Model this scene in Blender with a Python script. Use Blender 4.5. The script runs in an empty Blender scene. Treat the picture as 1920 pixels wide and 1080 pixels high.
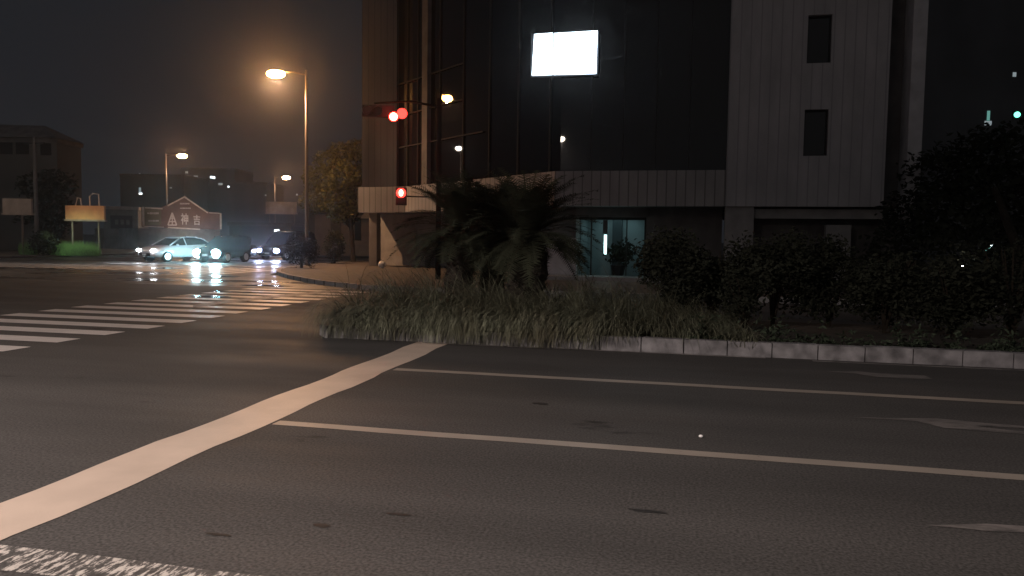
import bpy, math, random
import numpy as np
from mathutils import Vector, Matrix
random.seed(7)
RD = math.radians
S = bpy.context.scene
COL = S.collection

# ------------------------------------------------------------------ camera, world, exposure
H = 1.6
cam = bpy.data.cameras.new("camera"); camo = bpy.data.objects.new("camera", cam); COL.objects.link(camo)
cam.sensor_width = 36; cam.lens = 26.25; cam.clip_start = 0.05; cam.clip_end = 2000
camM = Matrix.Rotation(RD(12.6), 4, 'Z') @ Matrix.Rotation(RD(-3.75), 4, 'X') @ Matrix.Rotation(RD(-.75), 4, 'Y')
camo.matrix_world = Matrix.Translation((0, 0, H)) @ camM @ Matrix.Rotation(RD(90), 4, 'X')
S.camera = camo

world = bpy.data.worlds.new("World"); S.world = world; world.use_nodes = True
wn = world.node_tree.nodes; wl = world.node_tree.links; wn.clear()
wo = wn.new('ShaderNodeOutputWorld'); wb = wn.new('ShaderNodeBackground')
sky = wn.new('ShaderNodeTexSky'); sky.sky_type = 'NISHITA'; sky.sun_disc = False
sky.sun_elevation = RD(-4); sky.sun_rotation = RD(200); sky.dust_density = 3
mx = wn.new('ShaderNodeMix'); mx.data_type = 'RGBA'; mx.inputs[0].default_value = 0.9
mx.inputs[7].default_value = (0.098, 0.104, 0.125, 1)       # town glow under low cloud
wl.new(sky.outputs[0], mx.inputs[6])
wtc = wn.new('ShaderNodeTexCoord'); wsp = wn.new('ShaderNodeSeparateXYZ'); wl.new(wtc.outputs['Generated'], wsp.inputs[0])
wmr = wn.new('ShaderNodeMapRange'); wmr.inputs[1].default_value = .15; wmr.inputs[2].default_value = -.8; wmr.interpolation_type = 'SMOOTHSTEP'
wl.new(wsp.outputs[1], wmr.inputs[0])                       # brighter sky added behind the viewer to lift the surfaces facing it
wg = wn.new('ShaderNodeMix'); wg.data_type = 'RGBA'; wg.inputs[7].default_value = (.44, .425, .435, 1)
wl.new(wmr.outputs[0], wg.inputs[0]); wl.new(mx.outputs[2], wg.inputs[6]); wl.new(wg.outputs[2], wb.inputs[0]); wl.new(wb.outputs[0], wo.inputs[0])
wb.inputs[1].default_value = 0.15

S.view_settings.view_transform = 'Standard'; S.view_settings.look = 'None'
S.view_settings.exposure = 0; S.view_settings.gamma = 1
S.render.engine = 'CYCLES'
S.cycles.use_denoising = True
S.cycles.volume_bounces = 0; S.cycles.max_bounces = 6
S.cycles.sample_clamp_indirect = 3
S.cycles.volume_step_rate = 4

def P(px, py, dep):          # world point seen at a photo pixel, at a given distance along the lens axis
    v = camM @ Vector(((px - 960) / 1400, 1, -(py - 540) / 1400)); return v * dep + Vector((0, 0, H))
def AT(px, py, Y):
    v = camM @ Vector(((px - 960) / 1400, 1, -(py - 540) / 1400)); return v * (Y / v.y) + Vector((0, 0, H))
def G(px, py, z=0.0):
    v = camM @ Vector(((px - 960) / 1400, 1, -(py - 540) / 1400)); return v * ((z - H) / v.z) + Vector((0, 0, H))

# ------------------------------------------------------------------ materials
def mat(name, col, rough=0.6, metal=0.0, var=0.0, scale=5.0, spec=0.5, bump=0.0, emit=None, es=0.0, detail=4, trans=0.0):
    m = bpy.data.materials.new(name); m.use_nodes = True
    nt = m.node_tree; b = nt.nodes['Principled BSDF']
    c = (col[0], col[1], col[2], 1)
    b.inputs['Base Color'].default_value = c; b.inputs['Roughness'].default_value = rough
    b.inputs['Metallic'].default_value = metal; b.inputs['Specular IOR Level'].default_value = spec
    if trans: b.inputs['Transmission Weight'].default_value = trans
    if var or bump:
        tc = nt.nodes.new('ShaderNodeTexCoord'); n = nt.nodes.new('ShaderNodeTexNoise')
        n.inputs['Scale'].default_value = scale; n.inputs['Detail'].default_value = detail
        nt.links.new(tc.outputs['Object'], n.inputs['Vector'])
        if var:
            r = nt.nodes.new('ShaderNodeValToRGB')
            r.color_ramp.elements[0].position = .3; r.color_ramp.elements[1].position = .7
            r.color_ramp.elements[0].color = tuple(x * (1 - var) for x in col) + (1,)
            r.color_ramp.elements[1].color = tuple(min(1, x * (1 + var)) for x in col) + (1,)
            nt.links.new(n.outputs['Fac'], r.inputs[0]); nt.links.new(r.outputs[0], b.inputs['Base Color'])
        if bump:
            bp = nt.nodes.new('ShaderNodeBump'); bp.inputs['Strength'].default_value = bump; bp.inputs['Distance'].default_value = .02
            nt.links.new(n.outputs['Fac'], bp.inputs['Height']); nt.links.new(bp.outputs[0], b.inputs['Normal'])
    if emit:
        b.inputs['Emission Color'].default_value = (*emit, 1); b.inputs['Emission Strength'].default_value = es
    return m

class NT:
    def __init__(s, m): s.nt = m.node_tree; s.b = s.nt.nodes['Principled BSDF']
    def n(s, t, **k):
        x = s.nt.nodes.new(t)
        for a, v in k.items(): setattr(x, a, v)
        return x
    def l(s, a, b): s.nt.links.new(a, b)
    def math(s, op, a, b=None):
        x = s.n('ShaderNodeMath', operation=op)
        for i, v in enumerate((a, b)):
            if v is None: continue
            if isinstance(v, (int, float)): x.inputs[i].default_value = v
            else: s.l(v, x.inputs[i])
        return x.outputs[0]
    def noise(s, scale, detail=4, vec=None, rough=.5):
        x = s.n('ShaderNodeTexNoise'); x.inputs['Scale'].default_value = scale; x.inputs['Detail'].default_value = detail
        x.inputs['Roughness'].default_value = rough
        if vec is None: vec = s.n('ShaderNodeTexCoord').outputs['Object']
        s.l(vec, x.inputs['Vector']); return x.outputs['Fac']
    def ramp(s, f, a, b, ca, cb):
        r = s.n('ShaderNodeValToRGB'); e = r.color_ramp.elements
        e[0].position = a; e[1].position = b; e[0].color = (*ca, 1); e[1].color = (*cb, 1); s.l(f, r.inputs[0]); return r.outputs[0]
    def mix(s, f, a, b):
        x = s.n('ShaderNodeMix', data_type='RGBA')
        if isinstance(f, (int, float)): x.inputs[0].default_value = f
        else: s.l(f, x.inputs[0])
        for i, v in ((6, a), (7, b)):
            if isinstance(v, tuple): x.inputs[i].default_value = (*v, 1)
            else: s.l(v, x.inputs[i])
        return x.outputs[2]
    def mapping(s, sc):
        t = s.n('ShaderNodeTexCoord'); m = s.n('ShaderNodeMapping'); m.inputs['Scale'].default_value = sc
        s.l(t.outputs['Object'], m.inputs[0]); return m.outputs[0]

def asphalt_nodes(q):
    big = q.noise(.35, 5); fine = q.noise(55, 3); streak = q.noise(1.0, 4, q.mapping((.12, 1.1, 1)))
    c1 = q.ramp(big, .3, .7, (.066, .064, .063), (.086, .083, .081))
    c2 = q.ramp(streak, .35, .68, (.052, .051, .050), (.100, .096, .094))
    c = q.mix(.5, c1, c2)
    f = q.ramp(fine, .3, .72, (.55, .55, .55), (1.5, 1.5, 1.5))
    mul = q.n('ShaderNodeMix', data_type='RGBA', blend_type='MULTIPLY'); mul.inputs[0].default_value = 1
    q.l(c, mul.inputs[6]); q.l(f, mul.inputs[7])
    return mul.outputs[2], fine, big

def asphalt(name='asphalt', r0=.62, r1=.82, sp=.14):
    m = bpy.data.materials.new(name); m.use_nodes = True; q = NT(m)
    c, fine, big = asphalt_nodes(q)
    st = q.ramp(q.noise(.9, 5, q.mapping((.55, 1.5, 1)), .6), .27, .33, (0, 0, 0), (1, 1, 1))
    q.l(q.mix(st, (.014, .013, .013), c), q.b.inputs['Base Color'])
    wet = q.ramp(q.noise(.22, 4, q.mapping((.7, 1.6, 1)), .6), .42, .62, (r0,) * 3, (r1,) * 3)
    q.l(wet, q.b.inputs['Roughness']); q.b.inputs['Specular IOR Level'].default_value = sp
    bp = q.n('ShaderNodeBump'); bp.inputs['Strength'].default_value = .2; bp.inputs['Distance'].default_value = .005
    q.l(fine, bp.inputs['Height']); q.l(bp.outputs[0], q.b.inputs['Normal'])
    return m

def paint(name, col, wear_lo, wear_hi, scale=9, rough=.5, stretch=(1, 1, 1)):
    m = bpy.data.materials.new(name); m.use_nodes = True; q = NT(m)
    a, fine, big = asphalt_nodes(q)
    w = q.noise(scale, 6, q.mapping(stretch), .7)
    k = q.ramp(w, wear_lo, wear_hi, (0, 0, 0), (1, 1, 1))
    dirt = q.ramp(q.noise(2.2, 5), .3, .75, tuple(x * .8 for x in col), col)
    q.l(q.mix(k, a, dirt), q.b.inputs['Base Color']); q.b.inputs['Roughness'].default_value = rough
    bp = q.n('ShaderNodeBump'); bp.inputs['Strength'].default_value = .3; bp.inputs['Distance'].default_value = .004
    q.l(fine, bp.inputs['Height']); q.l(bp.outputs[0], q.b.inputs['Normal'])
    return m

def tiles(name, col, step, dark=.35, rough=.6, hstep=None):
    m = bpy.data.materials.new(name); m.use_nodes = True; q = NT(m)
    t = q.n('ShaderNodeTexCoord'); sp = q.n('ShaderNodeSeparateXYZ'); q.l(t.outputs['Object'], sp.inputs[0])
    fx = q.math('FRACT', q.math('DIVIDE', sp.outputs[0], step))
    g = q.math('LESS_THAN', fx, .13)
    if hstep:
        fz = q.math('FRACT', q.math('DIVIDE', sp.outputs[2], hstep)); g = q.math('MAXIMUM', g, q.math('LESS_THAN', fz, .03))
    base = q.ramp(q.noise(1.3, 5, q.mapping((1, 1, .35)), .6), .3, .72, tuple(x * .78 for x in col), tuple(x * 1.12 for x in col))
    q.l(q.mix(g, base, tuple(x * dark for x in col)), q.b.inputs['Base Color']); q.b.inputs['Roughness'].default_value = rough
    return m

M = dict(
    asphalt=asphalt(),
    wet=asphalt('wet_asphalt', .24, .62, .4),
    ground=mat('ground', (.05, .05, .045), .9, var=.3, scale=.5),
    pave=mat('pavement', (.075, .06, .05), .75, var=.35, scale=2.5, bump=.2),
    soil=mat('soil', (.03, .024, .018), .95, var=.4, scale=6, bump=.6),
    kerb=tiles('kerb_concrete', (.34, .33, .33), .6, .25, .8),
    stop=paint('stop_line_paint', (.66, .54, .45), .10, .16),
    lane=paint('lane_paint', (.37, .325, .28), .28, .36, 14),
    cross=paint('crosswalk_paint', (.74, .69, .66), .26, .35, 7, .42),
    cross_far=paint('far_crosswalk_paint', (.74, .72, .72), .26, .36, 5, .42),
    worn=paint('worn_paint', (.62, .58, .54), .50, .56, 11, .6, (3.2, .9, 1)),
    arrow=paint('faded_arrow_paint', (.24, .22, .21), .36, .60, 6, .6, (.6, 2.5, 1)),
    edge=paint('edge_line_paint', (.36, .34, .33), .42, .52, 5, .6, (.5, 2, 1)),
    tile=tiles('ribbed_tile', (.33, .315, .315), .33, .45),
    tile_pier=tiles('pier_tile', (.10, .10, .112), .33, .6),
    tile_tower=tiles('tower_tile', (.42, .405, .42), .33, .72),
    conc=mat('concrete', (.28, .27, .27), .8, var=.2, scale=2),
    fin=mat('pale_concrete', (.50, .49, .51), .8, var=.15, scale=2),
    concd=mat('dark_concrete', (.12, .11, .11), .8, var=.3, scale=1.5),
    glass=mat('dark_glass', (.006, .006, .007), .02, spec=.6),
    frame=mat('window_frame', (.03, .028, .027), .8, 0, spec=.15),
    dark=mat('dark_metal', (.025, .025, .027), .5, .3),
    poled=mat('signal_pole', (.012, .012, .012), .95, spec=.05),
    pole=mat('pole_steel', (.22, .19, .17), .5, .5),
    lobby=mat('lobby_wall', (.27, .33, .34), .7),
    lobbyd=mat('lobby_dark', (.03, .045, .05), .6),
    sign=mat('sign_face', (.8, .85, .9), .4, emit=(.74, .90, 1.0), es=5),
    signframe=mat('sign_frame', (.1, .1, .11), .5, .4),
    lampw=mat('lamp_lens_warm', (1, .8, .5), .4, emit=(1.0, .43, .09), es=260),
    lampo=mat('lamp_lens_pale', (1, .85, .7), .4, emit=(1.0, .50, .22), es=150),
    lampb=mat('lamp_lens_white', (1, .9, .8), .4, emit=(1.0, .86, .72), es=90),
    red=mat('red_light', (1, .1, .06), .4, emit=(1.0, .04, .03), es=4),
    redhot=mat('red_light_bright', (1, .3, .2), .4, emit=(1.0, .07, .045), es=60),
    off=mat('unlit_lens', (.02, .02, .02), .3),
    tube=mat('fluorescent_tube', (.8, 1, 1), .4, emit=(.65, 1.0, .98), es=2.2),
    hlw=mat('headlight_white', (1, 1, 1), .3, emit=(.95, .95, 1.0), es=50),
    hlc=mat('headlight_cyan', (.7, 1, 1), .3, emit=(.40, .87, 1.0), es=190),
    hlp=mat('headlight_violet', (.8, .8, 1), .3, emit=(.46, .56, 1.0), es=300),
    bark=mat('bark', (.028, .023, .018), .95, spec=.08, var=.4, scale=8, bump=.6),
    cycad_trunk=mat('palm_trunk', (.035, .028, .022), .95, var=.5, scale=22, bump=1),
    leaf=mat('leaf', (.085, .08, .02), .6, var=.5, scale=1.2),
    leafd=mat('dark_leaf', (.026, .029, .021), .95, spec=.1, var=.5, scale=2),
    frond=mat('palm_frond', (.042, .047, .030), .9, spec=.12, var=.4, scale=2),
    weed=mat('weed_leaf', (.045, .06, .04), .9, spec=.1, var=.4, scale=4),
    lawn=mat('lawn', (.10, .19, .065), .8, var=.5, scale=6),
    carw=mat('silver_white_paint', (.62, .62, .66), .25, .25),
    cark=mat('black_paint', (.012, .014, .017), .2, .2),
    carv=mat('dark_violet_paint', (.05, .045, .06), .25, .2),
    rubber=mat('rubber', (.02, .02, .02), .85),
    rim=mat('alloy_rim', (.6, .6, .62), .3, .7),
    plate=mat('number_plate', (.5, .5, .48), .5),
    bill=mat('billboard_tan', (.62, .36, .18), .7, var=.12, scale=2),
    billd=mat('billboard_grey', (.28, .24, .22), .7, var=.25, scale=1.3),
    brown=mat('brown_facade', (.115, .062, .05), .8, var=.25, scale=1),
    olive=mat('olive_panel', (.12, .10, .055), .8, var=.2, scale=1),
    trim=mat('pale_trim', (.5, .42, .36), .7, var=.2, scale=3),
    letter=mat('sign_letter', (.5, .42, .38), .7),
    far=mat('far_wall', (.10, .10, .105), .9, var=.25, scale=.2),
    farpale=mat('far_pale_wall', (.10, .095, .09), .9, var=.2, scale=.3),
    winlit=mat('lit_window', (.8, .8, .75), .5, emit=(.85, .95, 1.0), es=3),
    windim=mat('dim_window', (.5, .5, .5), .5, emit=(.62, .75, .8), es=.35),
    wingreen=mat('green_signal_light', (.2, .9, .7), .5, emit=(.18, 1.0, .68), es=3),
    teal=mat('teal_glow_panel', (.3, .6, .55), .5, emit=(.3, .8, .7), es=.35),
    bag=mat('white_plastic_bag', (.75, .72, .7), .5),
    cream=mat('pale_wall', (.28, .25, .23), .8, var=.2, scale=1),
    stone=mat('white_pebble', (.9, .9, .9), .5),
)

# ------------------------------------------------------------------ mesh helpers
class MB:
    def __init__(s): s.v = []; s.f = []
    def add(s, vs, fs):
        o = len(s.v); s.v += [tuple(v) for v in vs]; s.f += [tuple(i + o for i in f) for f in fs]; return s
    def box(s, x0, y0, z0, x1, y1, z1):
        return s.add([(x0, y0, z0), (x1, y0, z0), (x1, y1, z0), (x0, y1, z0), (x0, y0, z1), (x1, y0, z1), (x1, y1, z1), (x0, y1, z1)],
                     [(0, 3, 2, 1), (4, 5, 6, 7), (0, 1, 5, 4), (1, 2, 6, 5), (2, 3, 7, 6), (3, 0, 4, 7)])
    def prism(s, pts, z0, z1):
        n = len(pts)
        return s.add([(x, y, z0) for x, y in pts] + [(x, y, z1) for x, y in pts],
                     [tuple(range(n - 1, -1, -1)), tuple(range(n, 2 * n))] + [(i, (i + 1) % n, n + (i + 1) % n, n + i) for i in range(n)])
    def front(s, pts, y0, y1):      # outline in x,z thickened along y
        n = len(pts)
        return s.add([(x, y0, z) for x, z in pts] + [(x, y1, z) for x, z in pts],
                     [tuple(range(n)), tuple(range(2 * n - 1, n - 1, -1))] + [(i, n + i, n + (i + 1) % n, (i + 1) % n) for i in range(n)])
    def tube(s, pts, radii, n=10, cap=True):
        pts = [Vector(p) for p in pts]; rings = []
        for i, p in enumerate(pts):
            d = (pts[min(i + 1, len(pts) - 1)] - pts[max(i - 1, 0)]).normalized()
            a = d.cross(Vector((0, 0, 1)) if abs(d.z) < .9 else Vector((1, 0, 0))).normalized(); b = d.cross(a)
            r = radii[i] if isinstance(radii, (list, tuple)) else radii
            rings.append([p + a * (r * math.cos(t)) + b * (r * math.sin(t)) for t in (k * 2 * math.pi / n for k in range(n))])
        vs = [v for r in rings for v in r]; fs = []
        for i in range(len(rings) - 1):
            for k in range(n): fs.append((i * n + k, i * n + (k + 1) % n, (i + 1) * n + (k + 1) % n, (i + 1) * n + k))
        if cap: fs += [tuple(range(n - 1, -1, -1)), tuple(range(len(vs) - n, len(vs)))]
        return s.add(vs, fs)
    def ball(s, c, r, n=12, m=8):
        rx, ry, rz = r if isinstance(r, tuple) else (r, r, r); vs = []; fs = []
        for i in range(m + 1):
            a = math.pi * i / m
            for k in range(n):
                t = 2 * math.pi * k / n; vs.append((c[0] + rx * math.sin(a) * math.cos(t), c[1] + ry * math.sin(a) * math.sin(t), c[2] + rz * math.cos(a)))
        for i in range(m):
            for k in range(n): fs.append((i * n + k, (i + 1) * n + k, (i + 1) * n + (k + 1) % n, i * n + (k + 1) % n))
        return s.add(vs, fs)
    def build(s, name, m, parent=None, smooth=False, loc=None, rz=0):
        me = bpy.data.meshes.new(name); me.from_pydata(s.v, [], s.f); me.validate(); me.update()
        me.materials.append(M[m] if isinstance(m, str) else m)
        if smooth: me.shade_smooth()
        o = bpy.data.objects.new(name, me); COL.objects.link(o)
        if parent: o.parent = parent
        if loc is not None: o.location = loc
        if rz: o.rotation_euler.z = rz
        return o

def tag(o, label=None, cat=None, group=None, kind=None):
    for k, v in (('label', label), ('category', cat), ('group', group), ('kind', kind)):
        if v: o[k] = v
    return o
def empty(name, loc, label=None, cat=None, group=None, rz=0):
    o = bpy.data.objects.new(name, None); COL.objects.link(o); o.location = loc; o.rotation_euler.z = rz; o.empty_display_size = .2
    return tag(o, label, cat, group)
def struct(o, label=None): o['kind'] = 'structure'; return o
def light(kind, name, loc, power, col, parent=None, radius=.1, spot=None, aim=None, blend=.5):
    l = bpy.data.lights.new(name, kind); l.energy = power; l.color = col; l.shadow_soft_size = radius
    if kind == 'SPOT': l.spot_size = RD(spot); l.spot_blend = blend
    o = bpy.data.objects.new(name, l); COL.objects.link(o); o.location = loc
    if aim is not None: o.rotation_euler = Vector(aim).to_track_quat('-Z', 'Y').to_euler()
    if parent: o.parent = parent
    return o

# ------------------------------------------------------------------ ground, roads, pavements
struct(MB().add([(-900, -300, -.06), (900, -300, -.06), (900, 1200, -.06), (-900, 1200, -.06)], [(0, 1, 2, 3)]).build('ground', 'ground'))
struct(MB().add([(-120, -3, 0), (60, -3, 0), (60, 20.9, 0), (-120, 20.9, 0)], [(0, 1, 2, 3)]).build('road', 'asphalt'))
struct(MB().add([(-40, 20.9, 0), (-5, 20.9, 0), (-16.6, 28, 0), (-18.2, 33, 0), (-19.5, 60, 0), (-19.5, 160, 0), (-41, 160, 0), (-41, 20.9, 0)],
                [(0, 1, 2, 3, 4, 5, 6, 7)]).build('side_road', 'wet'))
struct(MB().box(-120, -12, -.05, 60, -3, .12).build('near_pavement', 'pave'))

corner = [(60, 20.9), (-7.2, 20.9), (-9.2, 21.2), (-11.6, 22.9), (-14.2, 25.6), (-16.0, 27.9), (-17.3, 30.2), (-18.2, 33), (-19.0, 40), (-19.5, 60), (-19.5, 160), (60, 160)]
struct(MB().prism(corner[::-1], -.05, .13).build('pavement', 'pave'))
def strip(pts, w, z0, z1):           # a kerb following a polyline, its outer edge on the points
    mb = MB(); pts = [Vector((p[0], p[1])) for p in pts]; off = []
    for i, p in enumerate(pts):
        d = (pts[min(i + 1, len(pts) - 1)] - pts[max(i - 1, 0)]).normalized(); off.append(p + Vector((-d.y, d.x)) * w)
    for i in range(len(pts) - 1):
        a, b, c, d = pts[i], pts[i + 1], off[i + 1], off[i]
        vs = [(*q, z) for z in (z0, z1) for q in (a, b, c, d)]
        mb.add(vs, [(0, 3, 2, 1), (4, 5, 6, 7), (0, 1, 5, 4), (2, 3, 7, 6)] + ([(3, 0, 4, 7)] if i == 0 else []) + ([(1, 2, 6, 5)] if i == len(pts) - 2 else []))
    return mb
struct(strip([(x - 0.0, y - .15) if y < 21 else (x - .12, y - .12) for x, y in corner[:-1]][::-1], .16, -.04, .15).build('kerb', 'kerb'))
# west side of the side road
wc = [(-120, 30.2), (-46, 30.0), (-43, 30.6), (-41.5, 32.5), (-41, 36), (-41, 160), (-120, 160)]
struct(MB().prism(wc, -.05, .12).build('pavement', 'pave'))
struct(MB().add([(-120, 20.9, 0), (-41, 20.9, 0), (-41, 31.6, 0), (-120, 31.6, 0)], [(0, 1, 2, 3)]).build('road', 'asphalt'))
# planted median
med = [(60, 10.98), (-4.6, 10.98), (-5.4, 11.3), (-5.8, 12.2), (-5.4, 13.9), (-4.6, 14.5), (60, 14.5)]
struct(MB().prism([(x, y) for x, y in med][::-1], -.05, .14).build('planting_bed', 'soil'))
kb = MB()
xs = -5.3
k2 = random.Random(3)
while xs < 20:
    w = .6; dz = k2.uniform(-.008, .008); dy = k2.uniform(-.006, .006)
    kb.box(xs, 10.86 + dy, -.04, xs + w - .015, 11.02 + dy, .20 + dz); xs += w
struct(kb.build('kerb', mat('kerb_blocks', (.22, .215, .225), .9, var=.55, scale=4.5, bump=.5, spec=.15)))
struct(strip([(-4.8, 14.66), (-5.6, 13.95), (-5.95, 12.2), (-5.55, 11.2), (-5.3, 10.9)], -.16, -.04, .19).build('kerb', 'kerb'))

# road markings
def sheet(name, pts, m, z=.004): return struct(MB().add([(x, y, z) for x, y in pts], [tuple(range(len(pts)))]).build(name, m))
def wavy(x0, x1, ya, yb, n, amp, z, seed, name, m):
    r = random.Random(seed); vs = []; fs = []
    for i in range(n + 1):
        t = ya + (yb - ya) * i / n; e = amp * math.sin(t * 3.4 + seed) + r.uniform(-.3, .3) * amp
        vs += [(x0 + e, t, z), (x1 + e + r.uniform(-.3, .3) * amp, t, z)]
    for i in range(n): fs.append((2 * i, 2 * i + 1, 2 * i + 3, 2 * i + 2))
    return struct(MB().add(vs, fs).build(name, m))
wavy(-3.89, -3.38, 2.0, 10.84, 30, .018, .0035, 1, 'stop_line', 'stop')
def lane(y, w, x0, x1, m, nm='lane_line', seed=0, z=.004, amp=.008):
    r = random.Random(seed); vs = []; fs = []; n = int((x1 - x0) / .5)
    for i in range(n + 1):
        x = x0 + (x1 - x0) * i / n; e = r.uniform(-amp, amp); vs += [(x, y - w / 2 + e, z), (x, y + w / 2 + e * .6, z)]
    for i in range(n): fs.append((2 * i, 2 * i + 2, 2 * i + 3, 2 * i + 1))
    return struct(MB().add(vs, fs).build(nm, m))
lane(8.47, .15, -3.34, 30, 'lane', seed=1)
lane(5.72, .14, -3.34, 30, 'lane', seed=2)
lane(2.96, .24, -3.35, -1.6, 'worn', seed=3, nm='worn_line', amp=.03)
lane(10.78, .07, -3.8, 1.2, 'edge', seed=4, nm='edge_line')
lane(10.70, .06, 1.8, 12, 'edge', seed=5, nm='edge_line')
cw = MB(); y = 5.52; r4 = random.Random(4)
while y < 20.8:
    e = r4.uniform(-.05, .05)
    cw.add([(-12.8 + e, y, .005), (-8.8 + e, y, .005), (-8.8 + e, y + .45, .005), (-12.8 + e, y + .45, .005)], [(0, 1, 2, 3)]); y += .9
struct(cw.build('crosswalk', 'cross'))
cf = MB(); x = -39.5
while x < -18.6:
    d = 0 if x < -24 else (x + 24) * .25
    cf.add([(x, 28.6 - d, .005), (x + .45, 28.6 - d, .005), (x + .45, 32.8, .005), (x, 32.8, .005)], [(0, 1, 2, 3)]); x += .9
struct(cf.build('crosswalk', 'cross_far'))
sheet('diagonal_line', [tuple(G(*p)[:2]) for p in ((362, 577), (430, 569), (520, 559), (640, 547), (640, 543), (520, 554), (425, 564), (362, 572))], 'edge', .0085)  # faint pale diagonal strip across the crosswalk
sheet('side_stop_line', [(-30.5, 34.6), (-19.0, 34.6), (-19.0, 35.05), (-30.5, 35.05)], 'cross_far')
for pts in ([(1552, 697), (1610, 697), (1640, 700), (1735, 705), (1748, 711), (1690, 710), (1640, 707), (1605, 701)],
            [(1600, 783), (1700, 785), (1755, 785), (1835, 793), (1925, 800), (1925, 804), (1850, 800), (1830, 801), (1925, 810), (1925, 815), (1830, 808), (1770, 803), (1722, 791), (1690, 788)],
            [(1735, 986), (1785, 985), (1850, 983), (1925, 988), (1925, 1000), (1860, 998), (1815, 993), (1785, 990)]):
    sheet('lane_arrow', [tuple(G(*p)[:2]) for p in pts], 'arrow', .0045)
def patch(px, py, rx, ry, m, nm, seed, z=.003):
    c = G(px, py); r = random.Random(seed); n = 18
    return sheet(nm, [(c.x + rx * math.cos(t) * r.uniform(.7, 1.1), c.y + ry * math.sin(t) * r.uniform(.6, 1.1)) for t in (k * 2 * math.pi / n for k in range(n))], m, z)
M['stain'] = mat('oil_stain', (.022, .021, .021), .6, var=.3, scale=20)
M['puddle'] = mat('puddle_water', (.015, .016, .017), .09, var=.1, scale=3, bump=.0)
for i, (a, b, c, d) in enumerate([(603, 986, .055, .03), (748, 965, .09, .025), (1213, 959, .12, .03), (1013, 757, .09, .05), (410, 1003, .09, .02)]):
    patch(a, b, c, d, 'stain', 'road_stain', i)
for i, (a, b, c, d) in enumerate([(306, 526, .85, .5), (420, 519, .8, .4), (313, 503, .9, .9), (378, 556, .8, .5), (500, 536, 1.0, .4), (440, 548, .7, .3)]):
    patch(a, b, c, d, 'puddle', 'puddle', i + 20, .0065)

# ------------------------------------------------------------------ corner bank building
bank = empty('office_building', (0, 0, .13), 'grey ribbed tile office building on the corner with dark glass above a pale band', 'building')
def bpart(mb, name, m, parent=None, loc=(0, 0, 0), rz=0): return mb.build(name, m, parent or bank, loc=loc, rz=rz)
FY = 27.0
A = Vector((-4.5, FY)); B = Vector((-13.1, 34.5)); E0 = Vector((-15.75, 34.9))
Zb, Zt = 2.70, 3.95
def wallseg(name, m, p, q, z0, z1, th, parent=None, inset=0.0):
    d = q - p; L = d.length; a = math.atan2(d.y, d.x)
    nrm = Vector((-d.y, d.x)).normalized()
    return bpart(MB().box(0, 0, z0, L, th, z1), name, m, parent, (p.x + nrm.x * inset, p.y + nrm.y * inset, 0), a)
# fascia band
wallseg('fascia_band', 'tile', E0, Vector((B.x - .003, B.y)), Zb, Zt, .5)
wallseg('fascia_band', 'tile', B, A, Zb, Zt, .5)
wallseg('fascia_band', 'tile', Vector((A.x + .003, A.y)), Vector((1.49, FY)), Zb, Zt, .5)
# soffit slab
bpart(MB().prism([(-15.6, 35.6), (-12.9, 35.2), (-4.3, 27.6), (7.0, 27.6), (7.0, 44), (-16.2, 44)], Zb + .02, Zb + .2), 'soffit', 'concd')
# glass curtain walls (dark mirror glass)
gl1 = wallseg('glass_wall', 'glass', Vector((-14.3, 36.03)), Vector((-4.36, 27.36)), Zt - .1, 14, .1)
gl2 = wallseg('glass_wall', 'glass', Vector((-4.33, 27.2)), Vector((1.49, 27.2)), Zt - .1, 14, .1)
L1 = (Vector((-14.3, 36.03)) - Vector((-4.36, 27.36))).length
mul = MB()
for t in (.45, 1.5, 2.55, 4.6, 6.6, 8.6, 10.6, 12.6): mul.box(t - .03, -.06, 0, t + .03, -.002, 10.0)
mul.build('mullions', 'frame', gl1, loc=(0, 0, Zt))
tr = MB()
for z in (2.0, 3.55, 5.1): tr.box(.2, -.09, z - .03, L1 * (.62 if z < 3 else .5), -.061, z + .03)
tr.build('transom', 'frame', gl1, loc=(0, 0, Zt))
mul = MB()
for t in (1.1, 2.25, 3.4, 4.55): mul.box(t - .02, -.03, 0, t + .02, -.002, 10.0)
mul.build('mullions', 'dark', gl2, loc=(0, 0, Zt))
# left pier
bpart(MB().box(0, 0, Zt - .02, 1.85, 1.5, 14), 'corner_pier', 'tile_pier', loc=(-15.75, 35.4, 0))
bpart(MB().box(0, 0, 0, .42, .5, Zb), 'column', 'cream', loc=(-15.5, 35.7, 0))
bpart(MB().box(0, 0, Zt + .01, .5, .5, 14), 'column', 'concd', loc=(-12.0, 33.75, 0), rz=math.atan2(-8.67, 9.94))
# ground floor walls
wallseg('ground_wall', 'conc', Vector((-15.65, 37.6)), Vector((-11.5, 37.0)), 0, Zb, .3)
wallseg('wall_panel', 'cream', Vector((-14.6, 37.2)), Vector((-13.5, 37.05)), .5, 2.0, .08)
wallseg('wall_recess', 'concd', Vector((-12.9, 36.9)), Vector((-12.2, 36.8)), 0, 1.3, .1)
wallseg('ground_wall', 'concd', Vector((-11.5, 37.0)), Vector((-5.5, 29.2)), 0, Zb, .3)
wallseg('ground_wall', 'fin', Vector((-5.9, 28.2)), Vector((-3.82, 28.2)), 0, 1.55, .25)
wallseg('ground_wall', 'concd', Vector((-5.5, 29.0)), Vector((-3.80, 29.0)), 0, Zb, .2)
wallseg('ground_wall', 'concd', Vector((-1.25, 28.6)), Vector((1.5, 28.6)), 0, Zb, .3)
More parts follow.
